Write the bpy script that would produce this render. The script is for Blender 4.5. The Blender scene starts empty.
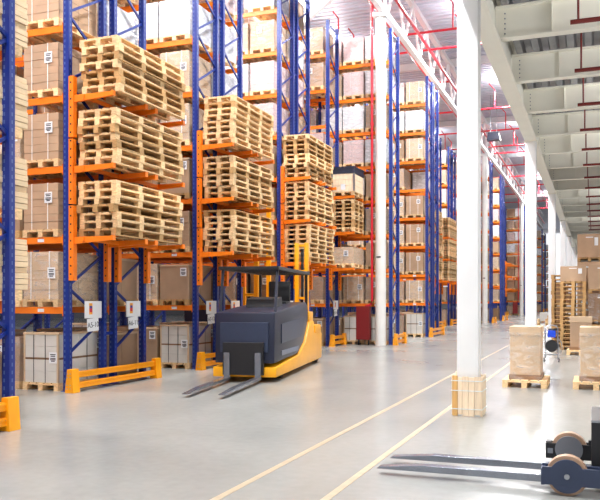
import bpy, math, random
from mathutils import Vector, Matrix
random.seed(7)
C = bpy.context.scene.collection
PI = math.pi

# ---------------------------------------------------------------- camera
F = 765.0
TH = math.atan(295 / F)
cam = bpy.data.objects.new('camera', bpy.data.cameras.new('camera'))
C.objects.link(cam)
cam.data.sensor_width = 36
cam.data.lens = 36 * F / 600
cam.data.shift_y = 50 / 600
cam.data.clip_end = 500
cam.location = (0, 0, 1.65)
cam.rotation_euler = (PI / 2, 0, TH)
bpy.context.scene.camera = cam

# ---------------------------------------------------------------- materials
def s2l(c):
    return tuple((v / 255 / 12.92 if v / 255 <= .04045 else ((v / 255 + .055) / 1.055) ** 2.4) for v in c)

def mat(name, rgb, rough=.5, metal=0, noise=0, scale=6, rand=0, bump=0, spec=.5, stretch=(1, 1, 1), emit=0, coat=0):
    m = bpy.data.materials.new(name); m.use_nodes = True
    nt = m.node_tree; b = nt.nodes['Principled BSDF']
    col = s2l(rgb)
    b.inputs['Base Color'].default_value = (*col, 1)
    b.inputs['Roughness'].default_value = rough
    b.inputs['Metallic'].default_value = metal
    b.inputs['Specular IOR Level'].default_value = spec
    b.inputs['Coat Weight'].default_value = coat
    if emit:
        b.inputs['Emission Color'].default_value = (*col, 1)
        b.inputs['Emission Strength'].default_value = emit
    if noise or rand:
        tc = nt.nodes.new('ShaderNodeTexCoord')
        mp = nt.nodes.new('ShaderNodeMapping'); mp.inputs['Scale'].default_value = stretch
        nz = nt.nodes.new('ShaderNodeTexNoise'); nz.inputs['Scale'].default_value = scale
        nz.inputs['Detail'].default_value = 4
        oi = nt.nodes.new('ShaderNodeObjectInfo')
        nt.links.new(tc.outputs['Object'], mp.inputs['Vector'])
        ad = nt.nodes.new('ShaderNodeVectorMath'); ad.operation = 'ADD'
        sc = nt.nodes.new('ShaderNodeMath'); sc.operation = 'MULTIPLY'; sc.inputs[1].default_value = 37
        nt.links.new(oi.outputs['Random'], sc.inputs[0])
        nt.links.new(mp.outputs['Vector'], ad.inputs[0]); nt.links.new(sc.outputs[0], ad.inputs[1])
        nt.links.new(ad.outputs[0], nz.inputs['Vector'])
        mr = nt.nodes.new('ShaderNodeMapRange')
        mr.inputs['From Min'].default_value = .3; mr.inputs['From Max'].default_value = .7
        mr.inputs['To Min'].default_value = 1 - noise; mr.inputs['To Max'].default_value = 1 + noise
        nt.links.new(nz.outputs['Fac'], mr.inputs['Value'])
        mr2 = nt.nodes.new('ShaderNodeMapRange')
        mr2.inputs['To Min'].default_value = 1 - rand; mr2.inputs['To Max'].default_value = 1 + rand
        nt.links.new(oi.outputs['Random'], mr2.inputs['Value'])
        mu = nt.nodes.new('ShaderNodeMath'); mu.operation = 'MULTIPLY'
        nt.links.new(mr.outputs[0], mu.inputs[0]); nt.links.new(mr2.outputs[0], mu.inputs[1])
        vm = nt.nodes.new('ShaderNodeVectorMath'); vm.operation = 'SCALE'
        vm.inputs[0].default_value = col
        nt.links.new(mu.outputs[0], vm.inputs['Scale'])
        nt.links.new(vm.outputs[0], b.inputs['Base Color'])
        if bump:
            bp = nt.nodes.new('ShaderNodeBump'); bp.inputs['Strength'].default_value = bump
            bp.inputs['Distance'].default_value = .02
            nt.links.new(nz.outputs['Fac'], bp.inputs['Height'])
            nt.links.new(bp.outputs[0], b.inputs['Normal'])
    return m

M = {
 'blue': mat('blue_painted_steel', (8, 40, 126), .38, 0, .08, 3),
 'orange': mat('orange_painted_steel', (248, 128, 18), .42, 0, .07, 3),
 'guard': mat('yellow_orange_painted_steel', (255, 168, 16), .4, 0, .05, 4),
 'wood': mat('pallet_wood', (236, 200, 150), .75, 0, .22, 5, .2, .3, stretch=(3, 3, 9)),
 'wood2': mat('darker_pallet_wood', (190, 150, 98), .8, 0, .16, 5, .18, .3, stretch=(3, 3, 9)),
 'plank': mat('pine_plank', (244, 220, 188), .7, 0, .14, 3, .1, .2, stretch=(8, 8, 1)),
 'plank2': mat('aged_plank', (214, 166, 100), .7, 0, .2, 3, .1, .2, stretch=(8, 8, 1)),
 'carton': mat('brown_cardboard', (176, 146, 118), .7, 0, .1, 2.5, .18),
 'carton2': mat('pale_cardboard', (206, 178, 146), .7, 0, .06, 2.5, .08),
 'carton3': mat('dark_brown_cardboard', (134, 102, 74), .7, 0, .08, 2.5, .1),
 'whitebox': mat('white_carton', (214, 211, 204), .6, 0, .04, 3, .05),
 'pinkbox': mat('pinkish_printed_carton', (214, 186, 182), .55, 0, .1, 3, .05),
 'board': mat('cream_board', (238, 210, 170), .7, 0, .07, 4, .04, stretch=(1, 1, 12)),
 'strap': mat('white_plastic_strap', (240, 240, 236), .4),
 'bstrap': mat('black_plastic_strap', (40, 40, 42), .4),
 'paper': mat('white_paper', (238, 240, 243), .6),
 'ink': mat('black_ink', (50, 54, 66), .6),
 'yink': mat('orange_ink', (250, 176, 60), .6), 'rink': mat('red_ink', (214, 50, 60), .6), 'bink': mat('blue_ink', (70, 70, 150), .6),
 'white': mat('white_painted_steel', (246, 246, 246), .45, 0, .02, 2),
 'whitec': mat('white_painted_concrete', (240, 239, 235), .5, 0, .03, 3),
 'cream': mat('cream_painted_steel', (244, 241, 229), .5, 0, .02, 2),
 'red': mat('red_painted_pipe', (206, 28, 48), .35),
 'dred': mat('dark_red_pipe', (118, 30, 24), .45),
 'dred2': mat('dark_red_cabinet_paint', (120, 12, 16), .5),
 'deckm': mat('galvanised_deck_sheet', (150, 150, 156), .4, .5, .12, 4),
 'yellow': mat('truck_yellow_paint', (252, 176, 14), .35, 0, .04, 3),
 'navy': mat('dark_navy_paint', (22, 28, 52), .4, 0, .08, 3),
 'navy2': mat('slate_blue_paint', (44, 54, 78), .38, 0, .08, 8),
 'black': mat('black_plastic', (24, 24, 28), .45),
 'rubber': mat('black_rubber', (20, 20, 22), .8),
 'dsteel': mat('dark_fork_steel', (140, 144, 154), .25, .75, .1, 6),
 'steel': mat('bare_steel', (170, 172, 178), .3, .9),
 'polyu': mat('tan_polyurethane_tyre', (176, 142, 116), .5, 0, .1, 6),
 'bluebox': mat('bright_blue_plastic', (20, 70, 205), .4),
 'crate_lid': mat('navy_crate_lid', (38, 44, 64), .5, 0, .1, 5),
 'tape': mat('worn_yellow_floor_tape', (170, 152, 124), .5, 0, .12, 9),
 'lamp': mat('lit_lamp_diffuser', (255, 252, 244), .5, emit=14),
 'gap_shade': mat('wall_dark_for_gap_shade', (84, 86, 92), .6, 0, .05, 2),  # left wall coloured dark to stand in for shade in the shelf gaps
 'far_glow': mat('added_far_glow', (250, 252, 255), .4, emit=1.6),  # emission stands in for bright haze at the far end
 'grey': mat('grey_sheet_steel', (120, 126, 144), .5),
}

def film_mat(name, rgb, lo, hi):
    m = bpy.data.materials.new(name); m.use_nodes = True
    nt = m.node_tree; b = nt.nodes['Principled BSDF']; out = nt.nodes['Material Output']
    b.inputs['Base Color'].default_value = (*s2l(rgb), 1); b.inputs['Roughness'].default_value = .22
    tr = nt.nodes.new('ShaderNodeBsdfTransparent'); mx = nt.nodes.new('ShaderNodeMixShader')
    tc = nt.nodes.new('ShaderNodeTexCoord'); nz = nt.nodes.new('ShaderNodeTexNoise')
    mp = nt.nodes.new('ShaderNodeMapping'); mp.inputs['Scale'].default_value = (3, 3, 6); mp.inputs['Rotation'].default_value = (.5, .4, 0)
    nz.inputs['Scale'].default_value = 1.6; nz.inputs['Detail'].default_value = 5; nz.inputs['Distortion'].default_value = 1.2
    nt.links.new(tc.outputs['Object'], mp.inputs[0]); nt.links.new(mp.outputs[0], nz.inputs['Vector'])
    mr = nt.nodes.new('ShaderNodeMapRange'); mr.inputs['From Min'].default_value = .42; mr.inputs['From Max'].default_value = .7
    mr.inputs['To Min'].default_value = lo; mr.inputs['To Max'].default_value = hi
    nt.links.new(nz.outputs['Fac'], mr.inputs['Value'])
    bp = nt.nodes.new('ShaderNodeBump'); bp.inputs['Strength'].default_value = .6; bp.inputs['Distance'].default_value = .03
    nt.links.new(nz.outputs['Fac'], bp.inputs['Height']); nt.links.new(bp.outputs[0], b.inputs['Normal'])
    nt.links.new(mr.outputs[0], mx.inputs[0]); nt.links.new(tr.outputs[0], mx.inputs[1]); nt.links.new(b.outputs[0], mx.inputs[2])
    nt.links.new(mx.outputs[0], out.inputs['Surface'])
    return m
M['film'] = film_mat('clear_stretch_film', (246, 248, 252), .02, .3)
M['wfilm'] = film_mat('cloudy_stretch_film', (244, 246, 250), .62, .98)

def upright_mat():                       # blue profile with a column of punched slots
    m = bpy.data.materials.new('perforated_blue_steel'); m.use_nodes = True
    nt = m.node_tree; b = nt.nodes['Principled BSDF']; b.inputs['Roughness'].default_value = .38
    tc = nt.nodes.new('ShaderNodeTexCoord'); sx = nt.nodes.new('ShaderNodeSeparateXYZ')
    nt.links.new(tc.outputs['Object'], sx.inputs[0])
    def math_(op, a, v=None):
        n = nt.nodes.new('ShaderNodeMath'); n.operation = op
        nt.links.new(a, n.inputs[0])
        if v is not None:
            if isinstance(v, (int, float)): n.inputs[1].default_value = v
            else: nt.links.new(v, n.inputs[1])
        return n.outputs[0]
    zz = math_('FRACT', math_('MULTIPLY', sx.outputs[2], 1 / .1))
    a = math_('LESS_THAN', zz, .48)
    xx = math_('LESS_THAN', math_('ABSOLUTE', math_('ADD', sx.outputs[0], .025)), .013)
    yy = math_('LESS_THAN', math_('ABSOLUTE', sx.outputs[1]), .012)
    f = math_('MULTIPLY', a, math_('MAXIMUM', xx, yy))
    mx = nt.nodes.new('ShaderNodeMix'); mx.data_type = 'RGBA'
    mx.inputs[6].default_value = (*s2l((8, 40, 126)), 1); mx.inputs[7].default_value = (*s2l((74, 96, 150)), 1)
    nt.links.new(f, mx.inputs[0]); nt.links.new(mx.outputs[2], b.inputs['Base Color'])
    return m
M['upright'] = upright_mat()

def floor_mat():
    m = bpy.data.materials.new('polished_concrete'); m.use_nodes = True
    nt = m.node_tree; b = nt.nodes['Principled BSDF']
    tc = nt.nodes.new('ShaderNodeTexCoord')
    n1 = nt.nodes.new('ShaderNodeTexNoise'); n1.inputs['Scale'].default_value = .35; n1.inputs['Detail'].default_value = 7; n1.inputs['Distortion'].default_value = .6
    n2 = nt.nodes.new('ShaderNodeTexNoise'); n2.inputs['Scale'].default_value = 9; n2.inputs['Detail'].default_value = 6
    mp = nt.nodes.new('ShaderNodeMapping'); mp.inputs['Scale'].default_value = (1, .25, 1)
    n3 = nt.nodes.new('ShaderNodeTexNoise'); n3.inputs['Scale'].default_value = 1.6; n3.inputs['Detail'].default_value = 5
    nt.links.new(tc.outputs['Object'], mp.inputs[0]); nt.links.new(mp.outputs[0], n3.inputs['Vector'])
    for n in (n1, n2): nt.links.new(tc.outputs['Object'], n.inputs['Vector'])
    r = nt.nodes.new('ShaderNodeValToRGB')
    r.color_ramp.elements[0].position = .32; r.color_ramp.elements[0].color = (*s2l((138, 139, 135)), 1)
    r.color_ramp.elements[1].position = .68; r.color_ramp.elements[1].color = (*s2l((159, 160, 155)), 1)
    a = nt.nodes.new('ShaderNodeMix'); a.data_type = 'FLOAT'; a.inputs[0].default_value = .35
    nt.links.new(n1.outputs['Fac'], a.inputs[2]); nt.links.new(n3.outputs['Fac'], a.inputs[3])
    a2 = nt.nodes.new('ShaderNodeMix'); a2.data_type = 'FLOAT'; a2.inputs[0].default_value = .25
    nt.links.new(a.outputs[0], a2.inputs[2]); nt.links.new(n2.outputs['Fac'], a2.inputs[3])
    nt.links.new(a2.outputs[0], r.inputs[0]); nt.links.new(r.outputs[0], b.inputs['Base Color'])
    rr = nt.nodes.new('ShaderNodeMapRange'); rr.inputs['To Min'].default_value = .18; rr.inputs['To Max'].default_value = .3
    nt.links.new(n1.outputs['Fac'], rr.inputs['Value']); nt.links.new(rr.outputs[0], b.inputs['Roughness'])
    return m
M['floor'] = floor_mat()

# ---------------------------------------------------------------- mesh helpers
class MB:
    def __init__(s): s.v = []; s.f = []; s.m = []; s.cur = 0
    def quad_hull(s, pts, faces):
        n = len(s.v); s.v += [tuple(p) for p in pts]
        for f in faces: s.f.append([n + i for i in f]); s.m.append(s.cur)
        return s
    def box(s, x0, x1, y0, y1, z0, z1):
        return s.quad_hull([(x0,y0,z0),(x1,y0,z0),(x1,y1,z0),(x0,y1,z0),(x0,y0,z1),(x1,y0,z1),(x1,y1,z1),(x0,y1,z1)],
            [(0,3,2,1),(4,5,6,7),(0,1,5,4),(1,2,6,5),(2,3,7,6),(3,0,4,7)])
    def bar(s, a, b, w, h=None, up=(0, 0, 1)):
        a = Vector(a); b = Vector(b); d = (b - a).normalized(); h = h or w
        u = Vector(up)
        if abs(d.dot(u)) > .98: u = Vector((1, 0, 0))
        r = d.cross(u).normalized(); u = r.cross(d).normalized()
        p = []
        for e in (a, b):
            for i, j in ((-1,-1),(1,-1),(1,1),(-1,1)): p.append(e + r * (i*w/2) + u * (j*h/2))
        return s.quad_hull(p, [(3,2,1,0),(4,5,6,7),(0,1,5,4),(1,2,6,5),(2,3,7,6),(3,0,4,7)])
    def tube(s, pts, r, seg=10):
        pts = [Vector(p) for p in pts]; rings = []
        n0 = len(s.v)
        for i, p in enumerate(pts):
            d = (pts[min(i+1, len(pts)-1)] - pts[max(i-1, 0)]).normalized()
            u = Vector((0, 0, 1)) if abs(d.z) < .95 else Vector((1, 0, 0))
            a = d.cross(u).normalized(); c = a.cross(d).normalized()
            for k in range(seg):
                t = 2*PI*k/seg; s.v.append(tuple(p + a*(r*math.cos(t)) + c*(r*math.sin(t))))
        for i in range(len(pts)-1):
            for k in range(seg):
                q = n0 + i*seg; s.f.append([q+k, q+(k+1) % seg, q+seg+(k+1) % seg, q+seg+k]); s.m.append(s.cur)
        s.f.append([n0 + k for k in range(seg)][::-1]); s.m.append(s.cur)
        s.f.append([n0 + (len(pts)-1)*seg + k for k in range(seg)]); s.m.append(s.cur)
        return s
    def prism(s, prof, a0, a1, axis='x'):   # profile in the two other axes, extruded
        n = len(prof); P = []
        for a in (a0, a1):
            for p in prof:
                P.append((a, p[0], p[1]) if axis == 'x' else ((p[0], a, p[1]) if axis == 'y' else (p[0], p[1], a)))
        fs = [list(range(n))[::-1], [n+i for i in range(n)]] + [[i, (i+1) % n, n+(i+1) % n, n+i] for i in range(n)]
        return s.quad_hull(P, fs)
    def mesh(s, name, mats, smooth=False, bevel=0):
        me = bpy.data.meshes.new(name)
        me.from_pydata(s.v, [], s.f)
        for m in (mats if isinstance(mats, (list, tuple)) else [mats]): me.materials.append(m)
        for p, i in zip(me.polygons, s.m): p.material_index = i
        import bmesh
        bm = bmesh.new(); bm.from_mesh(me)
        bmesh.ops.recalc_face_normals(bm, faces=bm.faces)
        if bevel: bmesh.ops.bevel(bm, geom=bm.edges[:], offset=bevel, segments=2, affect='EDGES', profile=.6)
        bm.to_mesh(me); bm.free()
        if smooth:
            me.shade_smooth()
            me.set_sharp_from_angle(angle=math.radians(35))
        return me

def obj(name, me, parent=None, loc=(0, 0, 0), label=None):
    o = bpy.data.objects.new(name, me); C.objects.link(o)
    o.parent = parent; o.location = loc
    if label: o['label'] = label
    return o
def tag(o, label, cat, group=None):
    o['label'] = label; o['category'] = cat
    if group: o['group'] = group
    return o
def thing(name, label, cat, loc=(0, 0, 0), rz=0, group=None):
    o = bpy.data.objects.new(name, None); C.objects.link(o); o.empty_display_size = .2
    o.location = loc; o.rotation_euler = (0, 0, rz)
    return tag(o, label, cat, group)
def struct(name, me, loc=(0, 0, 0)):
    o = obj(name, me, None, loc); o['kind'] = 'structure'; return o
ORD = ['first','second','third','fourth','fifth','sixth','seventh','eighth','ninth','tenth','eleventh','twelfth','thirteenth','fourteenth','fifteenth','sixteenth','seventeenth','eighteenth','nineteenth','twentieth'] + ['twenty-' + w_ for w_ in 'first second third fourth fifth sixth seventh eighth ninth'.split()] + ['thirtieth'] + ['thirty-' + w_ for w_ in 'first second third fourth fifth sixth seventh'.split()]

# ---------------------------------------------------------------- setting
struct('floor', MB().box(-45, 25, -12, 150, -.2, 0).mesh('floor', M['floor']))
b = MB()
x = -45; prof = []
y = -12
while y < 150:                             # trapezoid roof sheet, ribs running across the hall
    prof += [(y, 14.9), (y+.16, 14.9), (y+.2, 15.02), (y+.36, 15.02)]; y += .4
n = len(prof); P = [(-45, p[0], p[1]) for p in prof] + [(3, p[0], p[1]) for p in prof]
b.quad_hull(P, [[i, i+1, n+i+1, n+i] for i in range(n-1)])
b.box(-45, 3, -12, 150, 15.1, 15.25)
M['roof'] = mat('grey_blue_roof_sheet', (208, 212, 224), .42, .15, .05, 2)
struct('ceiling', b.mesh('ceiling', M['roof']))
struct('wall_far', MB().box(-45, 25, 150, 150.3, 0, 15.3).mesh('wall_far', M['white']))
k = 0
for x in (-40, -28, -16, -4, 8):
    k += 1
    w0 = struct('added_glow_panel_%d' % k, MB().box(x, x+11, 149.8, 149.98, 4, 14).mesh('added_glow_panel', M['far_glow']))  # glowing panels added to brighten the far end of the hall
struct('wall_left', MB().box(-45.3, -45, -12, 150, 0, 15.3).mesh('wall_left', M['gap_shade']))
# mezzanine deck of ribbed sheet
b = MB(); prof = []; x = -1.55
while x < 14:
    prof += [(x, 6.88), (x+.13, 6.88), (x+.17, 7.0), (x+.3, 7.0)]; x += .34
n = len(prof); P = [(p[0], -6, p[1]) for p in prof] + [(p[0], 118, p[1]) for p in prof]
b.quad_hull(P, [[i, i+1, n+i+1, n+i] for i in range(n-1)]).box(-1.55, 14, -6, 118, 7.02, 7.3)
struct('ceiling_mezzanine', b.mesh('mezzanine_deck', M['deckm']))

COLY = [-.4, 11.2 + .0, 22.7, 34.2, 45.8, 57.4, 69, 80.6, 92.2, 103.8]
# edge beam
b = MB().box(-1.86, -1.54, -6, 118, 6.16, 6.2).box(-1.72, -1.68, -6, 118, 6.2, 7.08).box(-1.86, -1.57, -6, 118, 7.08, 7.12)
e = tag(obj('edge_beam', b.mesh('edge_beam', M['cream'])), 'long cream steel edge beam running along the mezzanine on square columns', 'beam')
near_w = ['nearest', 'second', 'third', 'fourth', 'fifth', 'sixth', 'seventh', 'eighth', 'ninth', 'tenth']
for i, y in enumerate(COLY[1:]):
    t = thing('square_column', ('thick white square column standing in the timber guard, nearest the camera' if i == 0 else 'white square steel column under the mezzanine edge, %s from the camera' % near_w[i]), 'column', (-1.70, y, 0), 0, 'square columns along the mezzanine')
    obj('shaft', MB().box(-.15, .15, -.15, .15, .02, 6.14).mesh('shaft', M['white'], True, .012), t)
    obj('base_plate', MB().box(-.2, .2, -.2, .2, 0, .02).mesh('base_plate', M['white']), t)
    obj('cap_plate', MB().box(-.18, .18, -.2, .2, 6.14, 6.16).mesh('cap_plate', M['cream']), t)
# joists
JY = [11.2 - 5.75 + 2.875 * k for k in range(38)]
for i, y in enumerate(JY):
    if y > 117: break
    t = thing('ceiling_joist', 'cream steel joist spanning under the mezzanine deck, %s' % ('%s from the camera' % (ORD[i] if i else 'nearest') if i < 20 else 'far down the hall'), 'joist', (0, y, 0), 0, 'mezzanine joists')
    b = MB().box(-1.66, 14, -.11, .11, 6.30, 6.325).box(-1.66, 14, -.01, .01, 6.325, 6.85).box(-1.66, 14, -.11, .11, 6.85, 6.88)
    obj('joist_beam', b.mesh('joist', M['cream']), t)
    b = MB()
    for x in (-.7, 2.2, 5.1): b.box(x-.006, x+.006, -.1, .1, 6.325, 6.85)
    obj('stiffener', b.mesh('stiffener', M['cream']), t)
    b = MB()
    for k in range(5): b.tube([(-1.5, -.035, 6.4+.09*k), (-1.5, .035, 6.4+.09*k)], .012, 6)
    obj('bolt', b.mesh('bolt', M['grey']), t)
# dark red sprinkler branches under the mezzanine
for i in range(16):
    y = 13.0 + 2.78 * i - 2.78
    t = thing('sprinkler_pipe', 'dark red sprinkler branch hanging between mezzanine joists, %s from the camera' % (ORD[i] if i else 'nearest'), 'pipe', (-.25, y, 6.1), 0, 'mezzanine sprinkler branches')
    obj('branch', MB().tube([(-.12, 0, 0), (9, 0, 0)], .038, 10).mesh('branch', M['dred'], True), t)
    obj('drop_rod', MB().tube([(0, 0, .04), (0, 0, .8)], .018, 8).mesh('drop_rod', M['dred'], True), t)

# timber guard round the nearest column
t = thing('timber_guard', 'strapped pine plank guard wrapped around the foot of the nearest white column', 'guard', (-1.70, 11.2, 0))
W_ = [.08, .065, .085, .085, .095]; hs = [.57, .55, .56, .55, .56]
for side in range(4):
    x = -.205
    for k, w in enumerate(W_):
        m = 'plank2' if (k == 0 and side == 0) else 'plank'
        z0 = .02 if k in (1, 4) else .0
        me = MB().box(x, x+w-.004, -.215, -.187, z0, hs[(k+side) % 5]+(.05 if k == 0 and side == 3 else 0)).mesh('plank', M[m], False, .003)
        o = obj('plank', me, t); o.rotation_euler = (0, 0, side*PI/2); x += w
for z in (.10, .36, .50):
    b = MB()
    for a in range(4):
        c, s_ = math.cos(a*PI/2), math.sin(a*PI/2)
        p = [(-.219, -.219), (.219, -.219)]
        q = [(p_[0]*c - p_[1]*s_, p_[0]*s_ + p_[1]*c, z) for p_ in p]
        b.bar(q[0], q[1], .004, .014)
    obj('strap', b.mesh('strap', M['strap']), t)

# ---------------------------------------------------------------- round columns and roof steel
RC = [(-7.27, 27.0), (-7.32, 55.6), (-7.28, 84.2)]
for i, (x, y) in enumerate(RC):
    t = thing('round_column', 'white round concrete column in front of the racks, %s' % ['nearest of its row', 'second from the camera', 'farthest of its row'][i], 'column', (x, y, 0), 0, 'round columns by the racks')
    obj('shaft', MB().tube([(0, 0, 0), (0, 0, 12.0)], .19, 28).mesh('shaft', M['whitec'], True), t)
    obj('black_label', MB().box(-.11, .05, -.197, -.185, 3.18, 3.23).mesh('label', M['black']), t)
    obj('head', MB().box(-.25, .25, -.25, .25, 11.9, 12.05).mesh('head', M['white']), t)
    r = thing('standpipe', 'vertical red fire pipe beside the %s round white column' % ['nearest', 'second', 'farthest'][i], 'pipe', (x - .32, y - .02, 0), 0, 'red standpipes')
    obj('pipe', MB().tube([(0, 0, 12.9), (0, 0, 1.62), (-.02, 0, 1.52), (-.1, 0, 1.45), (-.25, 0, 1.42)], .045, 10).mesh('pipe', M['red'], True), r)
    obj('coupling', MB().tube([(0, 0, 3.9), (0, 0, 4.02)], .06, 10).tube([(0, 0, 8), (0, 0, 8.12)], .06, 10).mesh('coupling', M['red'], True), r)
    h = thing('hose_cabinet', 'dark red fire hose cabinet at the foot of the %s round column' % ['nearest', 'second', 'farthest'][i], 'cabinet', (x - .62, y - .05, 0), 0, 'fire hose cabinets')
    obj('cabinet_body', MB().box(-.26, .24, -.12, .12, .2, 1.42).mesh('cabinet', M['dred2'], False, .006), h)
    obj('cabinet_door', MB().box(-.24, .22, -.135, -.12, .23, 1.39).mesh('door', M['dred2'], False, .004), h)
    obj('foot', MB().box(-.22, -.18, -.04, .04, 0, .2).box(.16, .2, -.04, .04, 0, .2).mesh('foot', M['black']), h)

b = MB().bar((0, -6, 12.15), (0, 118, 12.15), .2, .2)
t = thing('roof_truss', 'long white roof truss running above the round columns', 'truss', (-7.18, 0, 0))
obj('bottom_chord', b.mesh('bottom_chord', M['white']), t)
obj('top_chord', MB().bar((0, -6, 14.1), (0, 118, 14.1), .22, .22).mesh('top_chord', M['white']), t)
b = MB(); y = -6; k = 0
while y < 116:
    b.bar((0, y, 12.2), (0, y+1.4, 14.05), .09); b.bar((0, y+1.4, 14.05), (0, y+2.8, 12.2), .09); y += 2.8
obj('web', b.mesh('web', M['white']), t)
for i, y in enumerate([-.6, 13.7, 28.1, 42.3, 56.8, 71, 85.4, 99.6]):
    t = tag(obj('roof_girder', MB().box(-45, 3, y-.12, y+.12, 14.5, 14.88).mesh('girder', M['white'])), 'white steel girder crossing beneath the roof sheet, %s from the camera' % near_w[i], 'girder', 'roof girders')
tag(obj('roof_brace', MB().bar((-12, 28.1, 11.7), (-7.9, 28.1, 14.5), .22).mesh('brace', M['white'])), 'white diagonal brace under the roof left of the nearest round column', 'brace')

t = tag(obj('fire_main_pipe', MB().tube([(-6.95, -6, 12.9), (-6.95, 118, 12.9)], .07, 10).mesh('pipe', M['red'], True)), 'upper red fire main running along the right side of the roof truss', 'pipe')
t = tag(obj('fire_main_pipe', MB().tube([(-7.5, -6, 12.4), (-7.5, 118, 12.4)], .09, 10).mesh('pipe', M['red'], True)), 'lower red fire main running along the left side of the roof truss', 'pipe')
for i, y in enumerate([24.6, 31.9, 34.2, 39.5, 46, 52, 57.5, 60.2, 66, 72, 78, 84, 91, 98]):
    x1 = -1.9 if i not in (0, 3) else -7.0
    if i == 0: x1 = -7.6
    t = thing('sprinkler_pipe', 'red sprinkler cross pipe below the roof, %s along the hall' % ORD[i], 'pipe', (0, y, 12.9), 0, 'roof sprinkler cross pipes')
    obj('branch', MB().tube([(-30, 0, 0), (x1, 0, 0)], .05, 8).mesh('pipe', M['red'], True), t)
    for xx in (-22, -16, -10.5, -5.5):
        if xx < x1: obj('riser', MB().tube([(xx, 0, 0), (xx, 0, 1.1), (xx-.35, .3, 1.55)], .035, 8).mesh('riser', M['red'], True), t)

# lamps
def lamp(x, y, z, w, power, label, grp, lx=.5, ly=1.6, cat='lamp', nm='high_bay_lamp', up=.22):
    t = thing(nm, label, cat, (x, y, z), 0, grp)
    obj('housing', MB().box(-lx/2-.04, lx/2+.04, -ly/2-.04, ly/2+.04, .0, .1).mesh('housing', M['white']), t)
    obj('diffuser', MB().box(-lx/2, lx/2, -ly/2, ly/2, -.015, 0).mesh('diffuser', M['lamp']), t)
    obj('hanger', MB().tube([(0, -ly/3, .1), (0, -ly/3, .9 if z > 8 else 1.17)], .01, 6).tube([(0, ly/3, .1), (0, ly/3, .9 if z > 8 else 1.17)], .01, 6).mesh('hanger', M['steel']), t)
    l = bpy.data.lights.new('lamp_light', 'AREA'); l.shape = 'RECTANGLE'; l.size = lx; l.size_y = ly
    l.energy = power; l.color = (.985, .99, 1)
    o = bpy.data.objects.new('lamp_light', l); C.objects.link(o); o.parent = t; o.location = (0, 0, -.03)
    l2 = l.copy(); l2.energy = power*up
    o = bpy.data.objects.new('added_uplight', l2); C.objects.link(o); o.parent = t; o.location = (0, 0, .13); o.rotation_euler = (PI, 0, 0)  # upward light added to brighten the roof and mezzanine underside
HB = 2300
i = 0
for y in (-4, 5, 14, 24, 34, 46, 58, 70, 84, 98):
    lamp(-4.7, y, 14.0, 1, HB, 'lit high bay lamp above the cross aisle, %s along its line' % ORD[i], 'lamps over the cross aisle'); i += 1
i = 0
for y in (3, 9.6, 14.9, 20.0, 24.9, 31, 38, 47, 59, 73):  # added lamps, kept out of sight behind the racks
    lamp(-12.6, y, 14.0, 1, HB*.9, 'added fill lamp over the rack rows, %s along its line' % ORD[i], 'added lamps over the racks'); i += 1
i = 0
for y in (-2, 6.8, 12.55, 18.3, 24.05, 35.6, 47, 64.3, 81.5):  # out-of-view lamps added to brighten joists and deck
    lamp(3.6, y, 5.7, 1, 290, 'added fill lamp under the mezzanine, %s along its line' % ORD[i], 'added fill lamps under the mezzanine', .3, 1.5, nm='added_fill_lamp', up=4.5); i += 1

t = thing('unit_heater', 'small dark box heater hanging below the roof beside the second round column', 'heater', (-6.1, 50.6, 12.2))
obj('casing', MB().prism([(-.42, -.25), (.42, -.25), (.32, .25), (-.32, .25)], -.3, .3, 'y').mesh('casing', M['navy']), t)
obj('hanger', MB().tube([(-.2, 0, .25), (-.2, 0, 2.7)], .02, 6).tube([(.2, 0, .25), (.2, 0, 2.7)], .02, 6).mesh('hanger', M['steel']), t)

# floor tape
for x, lab in ((-2.93, 'left of two worn yellow tape lines along the concrete floor'), (-2.08, 'right of two worn yellow tape lines along the concrete floor')):
    tag(obj('floor_tape', MB().box(x-.035, x+.035, 2, 60, 0, .003).mesh('tape', M['tape'])), lab, 'floor marking', 'yellow floor tape lines')

# ---------------------------------------------------------------- pallets and loads (shared meshes)
def pallet_mb(w, l, nb, h=.141, b=None, z=0, ox=0, oy=0):
    b = b or MB()                # w across x, l along y, nb blocks along y
    def B(x0, x1, y0, y1, z0, z1): b.box(ox+x0, ox+x1, oy+y0, oy+y1, z+z0, z+z1)
    n = 5 if w < 1 else 7
    bw = w / (n * 1.22); st = (w - bw) / (n - 1)
    for i in range(n):
        B(-w/2+st*i, -w/2+st*i+bw, -l/2, l/2, h-.02, h-.001)
    ys = [-l/2 + .07 + (l-.14)*k/(nb-1) for k in range(nb)]
    for yy in ys:
        B(-w/2, w/2, yy-.07, yy+.07, h-.042, h-.02)
        for xx in (-w/2+.05, 0, w/2-.05): B(xx-.05, xx+.05, yy-.07, yy+.07, .022, h-.042)
    for xx in (-w/2+.05, 0, w/2-.05): B(xx-.05, xx+.05, -l/2, l/2, 0, .022)
    return b
LONG = [pallet_mb(.8, 2.32, 4).mesh('long_pallet', M[m]) for m in ('wood', 'wood', 'wood', 'wood2')]
EURO = [pallet_mb(.8, 1.2, 3).mesh('pallet', M[m]) for m in ('wood', 'wood2')]
EUROX = [pallet_mb(.8, 1.0, 3).mesh('pallet', M[m]) for m in ('wood', 'wood2')]
DARKP = pallet_mb(.8, 1.2, 3).mesh('pallet', M['wood2'])

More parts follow.
